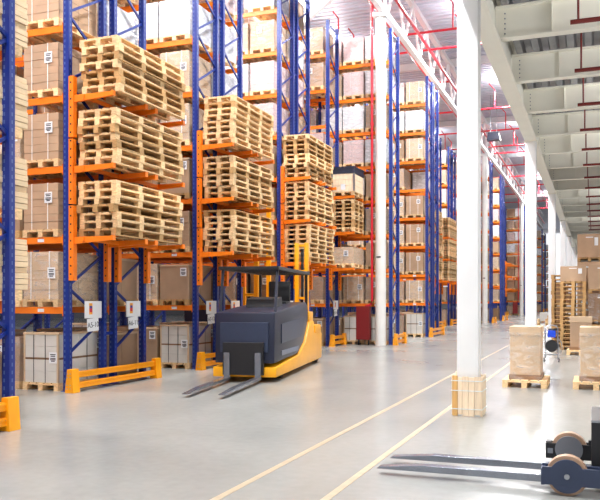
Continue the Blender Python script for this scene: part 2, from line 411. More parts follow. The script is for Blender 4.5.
def cartons(w, l, h, nx, ny, nz, m, seed=0, tape=False):
    rnd = random.Random(seed); b = MB()
    for i in range(nx):
        for j in range(ny):
            for k in range(nz):
                if 0 < i < nx-1 and 0 < j < ny-1 and k < nz-1: continue
                jx, jy = rnd.uniform(-.004, .004), rnd.uniform(-.004, .004)
                b.box(-w/2+w*i/nx+.0015+jx, -w/2+w*(i+1)/nx-.0015+jx, -l/2+l*j/ny+.0015+jy, -l/2+l*(j+1)/ny-.0015+jy, h*k/nz+.001, h*(k+1)/nz-.002)
    return b.mesh('cartons', m, False, .004)
def loop_y(x, w, l, h, wd=.016):     # vertical strap loop over front/back faces
    return MB().box(x-wd/2, x+wd/2, -l/2-.006, -l/2-.002, 0, h).box(x-wd/2, x+wd/2, l/2+.002, l/2+.006, 0, h).box(x-wd/2, x+wd/2, -l/2-.006, l/2+.006, h, h+.004)
def loop_x(y, w, l, h, wd=.016):
    return MB().box(-w/2-.006, -w/2-.002, y-wd/2, y+wd/2, 0, h).box(w/2+.002, w/2+.006, y-wd/2, y+wd/2, 0, h).box(-w/2-.006, w/2+.006, y-wd/2, y+wd/2, h, h+.004)
def shell(w, l, h, t=.012, taper=0, n=7):
    b = MB(); rnd = random.Random(3); rows = []
    for k in range(n+1):
        z = -.03 + (h+.035)*k/n; s = 1 + taper*(1-k/n)
        rows.append([((x*s*(w/2+t))+rnd.uniform(-.004, .004), y*s*(l/2+t)+rnd.uniform(-.004, .004), z) for x, y in ((-1,-1),(-.33,-1),(.33,-1),(1,-1),(1,-.33),(1,.33),(1,1),(.33,1),(-.33,1),(-1,1),(-1,.33),(-1,-.33))])
    P = [p for r in rows for p in r]; fs = []
    for k in range(n):
        for j in range(12): fs.append((k*12+j, k*12+(j+1) % 12, (k+1)*12+(j+1) % 12, (k+1)*12+j))
    fs.append(tuple(n*12+j for j in range(12)))
    return b.quad_hull(P, fs)
PL = MB().box(-.085, .085, -.002, .002, -.1, .1).mesh('paper_label', M['paper'])
PLX = MB().box(-.002, .002, -.085, .085, -.1, .1).mesh('paper_label', M['paper'])
INK = MB(); 
for k, (z, wd) in enumerate(((.06, .12), (.03, .1), (-.01, .12), (-.035, .12), (-.06, .08))): INK.box(-wd/2, wd/2, -.004, -.002, z-.008, z+.008)
INK = INK.mesh('printed_text', M['ink'])

KIND = {}   # name -> (desc, list of (partname, mesh, loc, sub))
def defkind(key, desc, parts, h): KIND[key] = (desc, parts, h)
w, l = .78, 1.16
H_ = .84
zb = .141
def lab(z, x=.18, far=False): return [('paper_label', PL, (x, -l/2-.012, z), [('printed_text', INK, (0, 0, 0))])]
defkind('strapped', 'strapped brown carton load', [('pallet', EURO[0], (0,0,0), []), ('carton_stack', cartons(w, l, H_, 1, 2, 6, M['carton'], 1), (0,0,zb), [])]
    + [('strap', loop_y(x, w, l, H_).mesh('strap', M['strap']), (0,0,zb), []) for x in (-.2, .16)] + [('strap', loop_x(y, w, l, H_).mesh('strap', M['strap']), (0,0,zb), []) for y in (-.3, .3)] + lab(.72), .99)
defkind('pale', 'pale carton load with white straps', [('pallet', EURO[0], (0,0,0), []), ('carton_stack', cartons(w, l, H_+.03, 1, 2, 5, M['carton2'], 2), (0,0,zb), [])]
    + [('strap', loop_y(x, w, l, H_+.03, .022).mesh('strap', M['strap']), (0,0,zb), []) for x in (-.22, .2)] + [('stretch_film', shell(w, l, H_).mesh('film', M['film'], True), (0,0,zb), [])] + lab(.62, .25), 1.02)
defkind('brown', 'plain brown carton load', [('pallet', EURO[1], (0,0,0), []), ('carton_stack', cartons(w, l, .8, 1, 2, 1, M['carton'], 3), (0,0,zb), []), ('lid', MB().box(-w/2-.008, w/2+.008, -l/2-.008, l/2+.008, .8, .84).mesh('lid', M['carton2']), (0,0,zb), [])] + lab(.8, .26), .99)
defkind('filmed', 'brown carton load in clear film', [('pallet', EURO[0], (0,0,0), []), ('carton_stack', cartons(w, l, .82, 1, 2, 5, M['carton'], 4), (0,0,zb), []), ('stretch_film', shell(w, l, .82).mesh('film', M['film'], True), (0,0,zb), [])] + lab(.7, -.1), .98)
defkind('cloudy', 'bulky load in cloudy white film', [('pallet', EURO[0], (0,0,0), []), ('carton_stack', cartons(w, l, .84, 2, 2, 3, M['whitebox'], 5), (0,0,zb), []), ('stretch_film', shell(w, l, .84, .016).mesh('film', M['wfilm'], True), (0,0,zb), [])], 1.0)
defkind('pink', 'pinkish printed carton load in film', [('pallet', EURO[0], (0,0,0), []), ('carton_stack', cartons(w, l, .86, 3, 3, 5, M['pinkbox'], 6), (0,0,zb), []), ('stretch_film', shell(w, l, .86).mesh('film', M['film'], True), (0,0,zb), [])], 1.02)
wb = []
hh = .42
wb = [('pallet', EURO[0], (0,0,0), []), ('carton_stack', cartons(w, l, hh, 1, 2, 2, M['whitebox'], 7), (0,0,zb), []),
      ('spacer_frame', MB().box(-w/2, w/2, -l/2, l/2, 0, .035).mesh('spacer', M['carton3']), (0,0,zb+hh), []),
      ('carton_stack', cartons(w, l, hh, 1, 2, 2, M['whitebox'], 8), (0,0,zb+hh+.035), []),
      ('lid', MB().box(-w/2-.008, w/2+.008, -l/2-.008, l/2+.008, 0, .04).mesh('lid', M['carton2']), (0,0,zb+2*hh+.035), [])]
for sx in (-1, 1): wb.append(('corner_post', MB().box(sx*w/2-.035 if sx > 0 else sx*w/2, sx*w/2 if sx > 0 else sx*w/2+.035, -l/2-.006, -l/2+.03, 0, 2*hh+.035).mesh('corner', M['carton2']), (0,0,zb), []))
for x in (-.16, .1): wb.append(('strap', loop_y(x, w, l, 2*hh+.08, .012).mesh('strap', M['bstrap']), (0,0,zb), []))
for y in (-.3, .25): wb.append(('strap', loop_x(y, w, l, 2*hh+.08, .012).mesh('strap', M['bstrap']), (0,0,zb), []))
defkind('white2', 'strapped two-tier white carton load', wb + lab(.6, .28), 1.1)
defkind('dark', 'dark brown carton load', [('pallet', EURO[1], (0,0,0), []), ('carton_stack', cartons(w, l, .84, 2, 2, 3, M['carton3'], 9), (0,0,zb), [])] + lab(.7, .1), .99)
defkind('low', 'low brown carton load in film', [('pallet', EURO[0], (0,0,0), []), ('carton_stack', cartons(w, l, .58, 2, 3, 3, M['carton2'], 10), (0,0,zb), []), ('stretch_film', shell(w, l, .58).mesh('film', M['film'], True), (0,0,zb), [])] + lab(.5, .1), .73)
bl = MB(); rnd = random.Random(5)
for k in range(9):
    o_ = rnd.uniform(-.012, .012); bl.box(-.4+o_, .4+o_, -.7+rnd.uniform(-.01, .01), .7, .075*k+.002, .075*k+.07)
defkind('boards', 'stack of cream boards', [('pallet', EURO[0], (0,0,0), []), ('board_stack', bl.mesh('boards', M['board'], False, .003), (0,0,zb), [])], .82)

# repeats that nothing can see, from the photograph's viewpoint or a step or two beside it, are left out
HIDDEN = set('''0.6.1.0 0.6.1.1 0.7.1.0 0.7.1.1 1.3.0.2 1.5.0.3 1.6.0.2 1.6.0.3 1.6.1.1 1.7.0.0 1.7.0.1 1.7.0.2 1.7.0.3 1.7.1.0 1.7.1.1 1.8.0.0 1.8.0.1 1.8.0.2
1.8.0.3 1.8.1.0 1.8.1.1 10.0.0.2 10.1.0.1 10.1.0.2 10.2.0.0 10.2.0.1 10.2.0.2 10.3.0.0 10.3.0.1 10.3.0.2 10.4.0.0 10.4.0.1 10.4.0.2 10.5.0.1 10.5.0.2
10.6.0.1 10.6.0.2 10.7.0.1 10.8.0.1 10.8.0.2 11.2.0.2 11.3.0.2 11.4.0.2 12.2.1.1 12.4.1.1 12.5.1.0 12.5.1.1 12.6.1.0 12.6.1.1 12.7.1.1 12.8.1.1
13.0.1.1 13.1.0.1 13.1.0.2 13.1.1.0 13.1.1.1 13.2.0.0 13.2.0.1 13.2.1.0 13.2.1.1 13.3.0.2 13.3.1.0 13.4.0.0 13.4.0.1 13.4.0.2 13.4.1.0 13.4.1.1
13.5.0.0 13.5.0.1 13.5.0.2 13.5.1.0 13.5.1.1 13.6.0.0 13.6.0.1 13.6.0.2 13.6.1.0 13.6.1.1 13.7.0.0 13.7.0.1 13.7.0.2 13.7.1.0 13.7.1.1 13.8.0.1
13.8.1.0 13.8.1.1 14.0.0.0 14.0.0.1 14.0.0.2 14.0.1.1 14.1.0.0 14.1.0.1 14.1.0.2 14.1.1.0 14.1.1.1 14.2.0.0 14.2.0.1 14.2.0.2 14.2.1.0 14.2.1.1
14.3.0.0 14.3.0.1 14.3.0.2 14.3.1.0 14.3.1.1 14.4.0.0 14.4.0.1 14.4.0.2 14.4.1.0 14.4.1.1 14.5.0.0 14.5.0.1 14.5.0.2 14.5.1.0 14.5.1.1 14.6.0.0
14.6.0.1 14.6.0.2 14.6.1.0 14.6.1.1 14.7.0.0 14.7.0.1 14.7.0.2 14.7.1.0 14.7.1.1 14.8.0.0 14.8.0.1 14.8.0.2 14.8.1.0 14.8.1.1 15.0.0.1 15.1.0.0
15.1.0.1 15.1.0.2 15.1.1.0 15.1.1.1 15.2.0.0 15.2.0.1 15.2.0.2 15.2.1.1 15.3.0.1 15.3.0.2 15.3.1.1 15.4.0.0 15.4.0.1 15.4.0.2 15.4.1.0 15.4.1.1
15.5.0.1 15.5.0.2 15.5.1.0 15.5.1.1 15.6.0.0 15.6.0.1 15.6.0.2 15.6.1.0 15.6.1.1 15.7.0.0 15.7.0.1 15.7.0.2 15.7.1.0 15.7.1.1 15.8.0.0 15.8.0.1
15.8.0.2 15.8.1.0 15.8.1.1 16.0.0.1 16.1.0.1 16.1.0.2 16.2.0.0 16.2.0.1 16.2.0.2 16.3.0.0 16.3.0.1 16.3.0.2 16.4.0.1 16.4.0.2 16.5.0.1 16.5.0.2
16.6.0.1 16.6.0.2 16.7.0.1 16.7.0.2 16.8.0.1 17.2.0.2 18.2.1.1 18.3.0.2 18.3.1.1 18.6.1.0 18.6.1.1 18.7.1.0 18.7.1.1 18.8.1.0 18.8.1.1 19.1.0.0
19.1.0.1 19.1.0.2 19.1.1.1 19.2.0.0 19.2.0.1 19.2.0.2 19.2.1.0 19.2.1.1 19.3.0.0 19.3.0.1 19.3.0.2 19.3.1.0 19.3.1.1 19.4.0.2 19.4.1.0 19.4.1.1
19.5.0.0 19.5.0.1 19.5.1.0 19.5.1.1 19.6.0.0 19.6.0.1 19.6.0.2 19.6.1.0 19.6.1.1 19.7.0.0 19.7.0.1 19.7.0.2 19.7.1.0 19.7.1.1 19.8.0.0 19.8.0.1
19.8.1.0 19.8.1.1 2.1.0.3 2.1.1.1 2.2.1.1 2.4.0.2 2.4.0.3 2.5.0.2 2.5.0.3 2.6.0.3 2.7.1.1 2.8.0.0 2.8.0.1 2.8.0.2 2.8.0.3 2.8.1.0 2.8.1.1 20.0.0.0
20.0.0.1 20.0.0.2 20.0.1.0 20.0.1.1 20.1.0.0 20.1.0.1 20.1.0.2 20.1.1.0 20.1.1.1 20.2.0.0 20.2.0.1 20.2.0.2 20.2.1.1 20.3.0.0 20.3.0.1 20.3.0.2
20.3.1.0 20.3.1.1 20.4.0.0 20.4.0.1 20.4.0.2 20.4.1.0 20.4.1.1 20.5.0.0 20.5.0.1 20.5.0.2 20.5.1.1 20.6.0.0 20.6.0.1 20.6.0.2 20.6.1.0 20.6.1.1
20.7.0.0 20.7.0.1 20.7.0.2 20.7.1.0 20.7.1.1 20.8.0.0 20.8.0.1 20.8.0.2 20.8.1.0 20.8.1.1 21.0.0.0 21.0.0.1 21.0.0.2 21.1.0.0 21.1.0.1 21.1.0.2
21.1.1.0 21.1.1.1 21.2.0.0 21.2.0.1 21.2.0.2 21.2.1.0 21.2.1.1 21.3.0.0 21.3.0.1 21.3.0.2 21.3.1.0 21.3.1.1 21.4.0.0 21.4.0.1 21.4.0.2 21.4.1.0
21.4.1.1 21.5.0.0 21.5.0.1 21.5.0.2 21.5.1.0 21.5.1.1 21.6.0.0 21.6.0.1 21.6.0.2 21.6.1.0 21.6.1.1 21.7.0.0 21.7.0.1 21.7.0.2 21.7.1.0 21.7.1.1
21.8.0.0 21.8.0.1 21.8.0.2 21.8.1.0 21.8.1.1 22.0.0.1 22.0.0.2 22.1.0.0 22.1.0.1 22.1.0.2 22.2.0.0 22.2.0.1 22.2.0.2 22.3.0.0 22.3.0.1 22.3.0.2
22.4.0.0 22.4.0.1 22.4.0.2 22.5.0.0 22.5.0.1 22.5.0.2 22.6.0.0 22.6.0.1 22.6.0.2 22.7.0.0 22.7.0.1 22.7.0.2 22.8.0.0 22.8.0.1 22.8.0.2 23.1.0.2
23.2.0.2 23.3.0.2 23.4.0.2 23.5.0.2 23.6.0.2 23.7.0.2 23.8.0.2 24.0.0.2 24.1.0.2 24.1.1.1 24.2.0.2 24.2.1.1 24.3.1.1 24.4.0.2 24.4.1.1 24.6.1.1
24.7.1.1 24.8.1.1 25.0.0.0 25.0.0.2 25.0.1.0 25.0.1.1 25.1.0.0 25.1.0.1 25.1.0.2 25.1.1.1 25.2.0.0 25.2.0.1 25.2.0.2 25.2.1.0 25.2.1.1 25.3.0.0
25.3.0.1 25.3.0.2 25.3.1.0 25.3.1.1 25.4.0.0 25.4.0.1 25.4.0.2 25.4.1.0 25.4.1.1 25.5.0.0 25.5.0.1 25.5.0.2 25.5.1.0 25.5.1.1 25.6.0.0 25.6.0.1
25.6.0.2 25.6.1.0 25.6.1.1 25.7.0.0 25.7.0.1 25.7.0.2 25.7.1.0 25.7.1.1 25.8.0.0 25.8.0.1 25.8.0.2 25.8.1.0 25.8.1.1 26.0.0.0 26.0.0.1 26.0.0.2
26.0.1.0 26.0.1.1 26.1.0.0 26.1.0.1 26.1.0.2 26.1.1.0 26.1.1.1 26.2.0.0 26.2.0.1 26.2.0.2 26.2.1.0 26.2.1.1 26.3.0.0 26.3.0.1 26.3.0.2 26.3.1.0
26.3.1.1 26.4.0.0 26.4.0.1 26.4.0.2 26.4.1.0 26.4.1.1 26.5.0.0 26.5.0.1 26.5.0.2 26.5.1.0 26.6.0.0 26.6.0.1 26.6.0.2 26.6.1.0 26.6.1.1 26.7.0.0
26.7.0.1 26.7.0.2 26.7.1.0 26.7.1.1 26.8.0.0 26.8.0.1 26.8.0.2 26.8.1.0 26.8.1.1 27.0.0.0 27.0.0.1 27.0.1.1 27.1.0.0 27.1.0.1 27.1.0.2 27.1.1.1
27.2.0.0 27.2.0.1 27.2.0.2 27.2.1.0 27.2.1.1 27.3.0.0 27.3.0.1 27.3.0.2 27.3.1.0 27.3.1.1 27.4.0.0 27.4.0.1 27.4.0.2 27.4.1.0 27.4.1.1 27.5.0.0
27.5.0.1 27.5.0.2 27.5.1.0 27.5.1.1 27.6.0.0 27.6.0.1 27.6.0.2 27.6.1.0 27.6.1.1 27.7.0.0 27.7.0.2 27.7.1.0 27.7.1.1 27.8.0.0 27.8.0.1 27.8.0.2
27.8.1.0 27.8.1.1 28.0.0.0 28.0.0.1 28.0.0.2 28.1.0.0 28.1.0.1 28.1.0.2 28.2.0.0 28.2.0.1 28.2.0.2 28.3.0.0 28.3.0.1 28.3.0.2 28.4.0.0 28.4.0.1
28.4.0.2 28.5.0.0 28.5.0.1 28.5.0.2 28.6.0.0 28.6.0.1 28.6.0.2 28.7.0.0 28.7.0.1 28.7.0.2 28.8.0.0 28.8.0.1 28.8.0.2 29.0.0.2 29.1.0.2 29.2.0.2
29.3.0.2 29.4.0.2 29.5.0.2 29.6.0.2 29.7.0.2 3.0.0.0 3.0.0.1 3.0.0.2 3.0.1.1 3.1.0.3 3.1.1.1 3.3.1.1 3.4.0.2 3.4.0.3 3.4.1.1 3.5.0.2 3.5.1.1 3.6.0.3
3.7.0.3 4.0.0.2 4.0.0.3 4.1.0.2 4.1.0.3 4.2.0.1 4.2.0.2 4.3.0.3 4.4.0.1 4.4.0.2 4.4.0.3 4.5.0.3 4.6.0.2 4.6.0.3 4.7.0.2 4.7.0.3 4.8.0.2 5.2.0.3
5.3.0.3 5.4.0.3 5.5.0.3 6.1.1.1 6.2.1.1 6.3.1.1 6.4.1.1 6.6.0.3 7.1.0.0 7.1.0.1 7.1.0.2 7.1.0.3 7.1.1.0 7.1.1.1 7.2.0.0 7.2.0.1 7.2.0.2 7.2.1.0
7.3.0.1 7.3.0.2 7.3.1.0 7.3.1.1 7.4.0.0 7.4.0.1 7.4.0.2 7.4.0.3 7.4.1.0 7.4.1.1 7.5.0.0 7.5.0.2 7.5.0.3 7.5.1.0 7.5.1.1 7.6.0.1 7.6.0.2 7.6.0.3
7.6.1.1 7.7.0.0 7.7.0.1 7.7.0.2 7.7.0.3 7.7.1.0 7.7.1.1 7.8.0.0 7.8.0.1 7.8.0.2 7.8.1.0 7.8.1.1 8.1.0.1 8.1.0.2 8.1.0.3 8.1.1.1 8.2.0.0 8.2.0.1
8.2.0.2 8.2.0.3 8.2.1.0 8.2.1.1 8.3.0.0 8.3.0.1 8.3.0.2 8.3.0.3 8.3.1.0 8.3.1.1 8.4.0.0 8.4.0.1 8.4.0.2 8.4.0.3 8.4.1.0 8.4.1.1 8.5.0.1 8.5.0.2
8.5.0.3 8.5.1.1 8.6.0.1 8.6.0.2 8.6.0.3 8.6.1.1 8.7.0.1 8.7.0.2 8.7.0.3 8.7.1.1 8.8.0.1 8.8.0.2 8.8.0.3 8.8.1.1 9.0.0.2 9.1.0.1 9.1.0.2 9.1.1.1
9.2.0.1 9.2.1.0 9.2.1.1 9.3.0.1 9.3.0.2 9.3.1.0 9.3.1.1 9.4.0.0 9.4.0.1 9.4.0.2 9.4.1.0 9.4.1.1 9.5.0.1 9.5.0.2 9.5.1.1 9.6.0.1 9.6.0.2 9.6.1.1
9.7.0.1 9.7.0.2 9.7.1.1 9.8.0.1 9.8.0.2 9.8.1.1'''.split())
CULL = []
STUFF = set('''0.0.1.1 0.1.1.1 0.2.1.1 0.3.1.1 0.4.1.1 0.5.1.0 0.5.1.1 1.0.0.3 1.1.0.2 1.1.0.3 1.2.0.2 1.2.0.3 1.2.1.1 1.3.0.3 1.5.1.1 1.6.0.0 1.6.0.1 11.0.0.1
11.0.0.2 11.1.0.1 11.1.0.2 11.2.0.1 11.3.0.1 11.4.0.1 11.5.0.1 11.5.0.2 11.6.0.1 11.6.0.2 11.7.0.1 11.7.0.2 11.8.0.2 12.0.0.2 12.0.1.1 12.1.0.1
12.1.0.2 12.1.1.1 12.2.0.1 12.2.0.2 12.2.1.0 12.3.0.1 12.3.0.2 12.3.1.0 12.3.1.1 12.4.0.1 12.4.0.2 12.4.1.0 12.5.0.1 12.5.0.2 12.6.0.1 12.6.0.2
12.7.0.1 12.7.0.2 12.7.1.0 12.8.0.1 12.8.0.2 12.8.1.0 13.0.0.0 13.0.0.1 13.0.0.2 13.0.1.0 13.1.0.0 13.2.0.2 13.3.0.0 13.3.0.1 13.3.1.1 13.8.0.2
14.0.1.0 15.0.0.0 15.0.0.2 15.0.1.0 15.0.1.1 15.3.0.0 15.5.0.0 16.0.0.0 16.0.0.2 16.1.0.0 16.4.0.0 16.5.0.0 16.6.0.0 16.7.0.0 16.8.0.0 17.0.0.2
17.1.0.2 17.3.0.2 17.4.0.2 17.5.0.2 18.0.0.0 18.0.0.1 18.0.0.2 18.0.1.0 18.0.1.1 18.1.0.1 18.1.0.2 18.1.1.0 18.1.1.1 18.2.0.0 18.2.0.1 18.2.0.2
18.2.1.0 18.3.0.0 18.3.0.1 18.3.1.0 18.4.0.0 18.4.1.0 18.4.1.1 18.5.0.0 18.5.1.0 18.5.1.1 18.6.0.0 18.7.0.0 18.7.0.2 18.8.0.0 19.0.0.0 19.0.0.1
19.0.0.2 19.0.1.0 19.0.1.1 19.1.1.0 19.4.0.0 19.4.0.1 2.4.1.1 2.5.0.1 2.5.1.1 2.6.0.2 2.6.1.1 2.7.0.3 21.0.1.0 21.0.1.1 22.0.0.0 23.0.0.1 23.0.0.2
23.1.0.1 23.2.0.1 23.3.0.1 23.4.0.1 23.5.0.1 23.6.0.1 23.7.0.1 23.8.0.1 24.0.0.1 24.0.1.0 24.0.1.1 24.1.0.1 24.2.0.1 24.3.0.1 24.4.0.1 24.4.1.0
24.5.0.1 24.5.0.2 24.5.1.0 24.5.1.1 24.6.0.1 24.6.0.2 24.6.1.0 24.7.0.1 24.7.0.2 24.7.1.0 24.8.0.1 24.8.0.2 24.8.1.0 25.0.0.1 27.0.0.2 27.0.1.0
29.0.0.1 29.1.0.1 29.6.0.1 29.7.0.1 29.8.0.1 3.0.1.0 3.1.0.2 3.2.1.1 3.3.0.1 3.3.0.2 3.3.0.3 3.5.0.1 3.6.0.2 3.7.0.2 3.7.1.1 4.0.0.1 4.1.0.1 4.2.0.0
4.3.0.1 4.3.0.2 4.5.0.1 4.8.0.3 5.1.0.3 5.3.0.2 5.4.0.2 5.8.0.3 6.1.0.2 6.5.0.2 6.6.0.2 6.7.0.2 6.7.0.3 7.0.0.2 7.0.1.0 7.2.0.3 7.3.0.0 7.3.0.3
7.5.0.1 7.6.1.0 7.8.0.3 8.0.0.3 8.1.0.0 8.1.1.0 8.5.0.0 8.5.1.0 8.6.0.0 8.7.0.0 8.8.0.0 9.0.0.1 9.0.1.1 9.2.0.0'''.split())      # the least visible loads deep in the racks: one object
SB = MB(); SMATS = []
def place_load(kind, x, y, z, label, group, far=False, cat='pallet load', key=None):
    if key in HIDDEN: return None
    if key in STUFF:
        for nm, me, loc, sub in KIND[kind][1]:
            if nm in ('strap', 'paper_label', 'corner_post'): continue
            n = len(SB.v); SB.v += [(v.co.x+x+loc[0], v.co.y+y+loc[1], v.co.z+z+loc[2]) for v in me.vertices]
            if me.materials[0] not in SMATS: SMATS.append(me.materials[0])
            mi = SMATS.index(me.materials[0])
            for p in me.polygons: SB.f.append([n+i for i in p.vertices]); SB.m.append(mi)
        return None
    desc, parts, h = KIND[kind]
    t = thing('pallet_load', desc + ', ' + label, cat, (x, y, z), random.uniform(-.012, .012), group)
    for nm, me, loc, sub in parts:
        if far and nm in ('strap', 'paper_label', 'corner_post', 'lid'): continue
        p = obj(nm, me, t, loc)
        for n2, m2, l2 in sub: obj(n2, m2, p, l2)
    if key: CULL.append((key, t))
    return t

# ---------------------------------------------------------------- racks
ZL = [1.46 + 1.275*k for k in range(8)]        # beam centre heights
HT = 11.65
UP = MB().box(-.06, .06, -.05, .05, 0, HT)
UPM = UP.mesh('upright', M['upright'])
UPF = MB().box(-.09, .09, -.08, .08, 0, .012).mesh('foot_plate', M['blue'])
br = MB(); z = .65; k = 0
while z < HT-.9:
    y0, y1 = (.03, 1.1) if k % 2 == 0 else (1.1, .03)
    br.bar((0, y0, z), (0, y1, z+.62), .035, .045); z += .62; k += 1
br.bar((0, .03, .25), (0, 1.1, .25), .04, .05).bar((0, .03, HT-.15), (0, 1.1, HT-.15), .04, .05)
BRM = br.mesh('brace', M['blue'])
BAY = 2.75
BM = MB().box(.06, BAY-.06, -.025, .025, -.06, .06).box(.06, .075, -.035, .035, -.1, .1).box(BAY-.075, BAY-.06, -.035, .035, -.1, .1).mesh('beam', M['orange'], False, .004)
STK = MB().box(-.07, .07, -.004, 0, -.03, .03).mesh('sticker', M['paper'])
TIE = MB().box(-.03, .03, 0, .24, -.03, .03).mesh('tie', M['blue'])
# P&D station: posts with stacked cantilever arms
def post_me():
    b = MB().box(.0, .1, -.055, .055, 2.0, 3.35).box(.0, .085, -.055, .055, 3.38, 4.55).box(.0, .1, -.055, .055, 4.58, 5.68)
    b.cur = 1
    for k in range(24): b.box(.03, .06, -.0565, -.05, 2.1+.15*k, 2.13+.15*k)
    return b.mesh('post', [M['orange'], M['black']])
POST = post_me()
ARM = MB().prism([(.0, -.075), (.74, -.03), (.82, -.02), (.82, .05), (.0, .05)], -.03, .03, 'y').box(.8, .835, -.045, .045, -.03, .06).mesh('arm', M['orange'])
GP = MB().prism([(-.09, 0), (.09, 0), (.06, .42), (-.04, .42)], -.14, .06, 'y').mesh('guard_post', M['guard'], False, .005)
def bolt_me():
    b = MB()
    for z in (.08, .14, .28, .34): b.tube([(-.03, -.142, z), (-.03, -.15, z)], .01, 6).tube([(.03, -.142, z), (.03, -.15, z)], .01, 6)
    return b.mesh('bolt', M['steel'])
GB = bolt_me()

ROWN = {}
def text_mesh(s, size):
    cu = bpy.data.curves.new('t', 'FONT'); cu.body = s; cu.size = size; cu.align_x = 'CENTER'; cu.align_y = 'CENTER'; cu.extrude = .001
    o = bpy.data.objects.new('t', cu); C.objects.link(o)
    dg = bpy.context.evaluated_depsgraph_get()
    me = bpy.data.meshes.new_from_object(o.evaluated_get(dg)); me.materials.clear(); me.materials.append(M['ink'])
    bpy.data.objects.remove(o); return me

def sign(x, y, z, txt, label):
    t = thing('location_sign', label, 'sign', (x, y, z), 0, 'location signs on rack ends')
    obj('board', MB().box(-.012, .012, -.25, .25, -.16, .16).mesh('board', M['paper'], False, .003), t)
    b = MB().box(.012, .014, -.14, -.04, -.09, .12)
    obj('orange_mark', b.mesh('mark', M['yink']), t)
    obj('red_mark', MB().box(.014, .0155, -.13, -.05, -.05, .02).mesh('mark', M['rink']), t)
    obj('blue_mark', MB().box(.014, .0155, -.13, -.05, .02, .07).mesh('mark', M['bink']), t)
    c = obj('number_card', MB().box(-.006, .006, -.17, .17, -.12, .12).mesh('card', M['paper']), t, (.002, -.01, -.285))
    c.rotation_euler = (.06, 0, 0)
    q = obj('number_text', text_mesh(txt, .14), c, (.0075, 0, -.005)); q.rotation_euler = (PI/2, 0, PI/2)

def guard(x, y0, y1, label):
    t = thing('rack_end_guard', label, 'guard', (x, (y0+y1)/2, 0), 0, 'orange rack end guards')
    L = (y1-y0)/2
    for s in (-1, 1):
        p = obj('post', GP, t, (0, s*L + .04, 0))
        obj('bolt', GB, p)
    for z in (.12, .31):
        b = MB().box(-.03, .03, -L+.0, L-.1, z-.055, z+.055)
        b.box(.03, .04, -L, L-.1, z-.045, z-.02).box(.03, .04, -L, L-.1, z+.02, z+.045)
        obj('rail', b.mesh('rail', M['guard']), t)

def rack(idx, name, y0, double, xe, zl=ZL, pd=False, signs=None):
    """rack row whose end frame stands at x = xe and which runs away towards -x"""
    t = thing('pallet_rack', 'blue and orange pallet rack, %s' % name, 'rack', (xe-.06, y0, 0), 0, 'pallet racks')
    lines = [0] if not double else [0, 1.4]
    far = y0 > 50
    for li, ly in enumerate(lines):
        for fx in range(3 if not far else 2):
            for uy in (.05, 1.1):
                u = obj('upright', UPM, t, (-fx*BAY, ly+uy, 0))
                if not far: obj('foot_plate', UPF, u)
            obj('frame_brace', BRM, t, (-fx*BAY, ly, 0))
        for bx in range(2 if not far else 1):
            for z in zl:
                for q, by in enumerate((.02, 1.13)):
                    bm_ = obj('beam', BM, t, (-(bx+1)*BAY, ly+by, z))
                    if q == 0 and li == 0 and bx == 0 and not far and z < 3: obj('beam_sticker', STK, bm_, (BAY*.8, -.026, 0))
    if double:
        for z in (1.0, 3.6, 6.2, 8.8): obj('row_spacer', TIE, t, (0, 1.155, z))
    D = 2.55 if double else 1.15
    guard(xe + (.16 if idx else .02), y0 - .1, y0 + D + (.12 if idx else -.12), 'orange two-rail floor guard at the end of %s' % name)
    if pd:
        ys = [.05, 1.1] + ([1.45, 2.5] if double else [])
        for uy in ys:
            obj('bracket_post', POST, t, (.062, uy, 0))
            for z in (ZL[1], ZL[2], ZL[3]):
                obj('bracket_arm', ARM, t, (.16, uy, z))
        for z in (ZL[1], ZL[2], ZL[3]):
            obj('tip_beam', MB().box(.35, .39, 0, D, -.03, .04).mesh('tip', M['orange']), t, (0, 0, z))
    if signs:
        for k, s in enumerate(signs):
            sign(xe + .03, y0 + (.68 if k == 0 else 2.02), 1.47, s, 'white location sign %s on the %s frame of %s' % (s, ['front', 'rear'][k], name))
    return t

RACKS = []
base = [(5.3, 1, -6.95, 0, None), (11.35, 1, -8.84, 1, ('A5-10', 'A6-11')), (16.1, 1, -8.84, 1, ('A7-12', 'A8-13')),
        (21.3, 1, -8.84, 1, ('A9-14', 'B1-15')), (25.78, 0, -8.84, 1, ('B2-16',)), (27.42, 0, -6.95, 0, None)]
for c in range(5):
    for r_ in base:
        RACKS.append((r_[0] + 28.6*c, *r_[1:]))
names = ['the foreground rack at the left edge'] + ['the %s rack from left edge' % ORD[i] for i in range(1, len(RACKS))]
SHORT = ['foreground rack'] + ['%s rack from left' % ORD[i] for i in range(1, len(RACKS))]
LVN = ['floor level', 'first shelf', 'second shelf', 'third shelf', 'fourth shelf', 'fifth shelf', 'sixth shelf', 'seventh shelf', 'top shelf']
rnd = random.Random(11)
LOW = ['white2', 'dark', 'brown', 'white2', 'filmed']
MID = ['strapped', 'brown', 'strapped', 'pale', 'filmed', 'low']
HI = ['pale', 'cloudy', 'strapped', 'pink', 'cloudy', 'filmed']
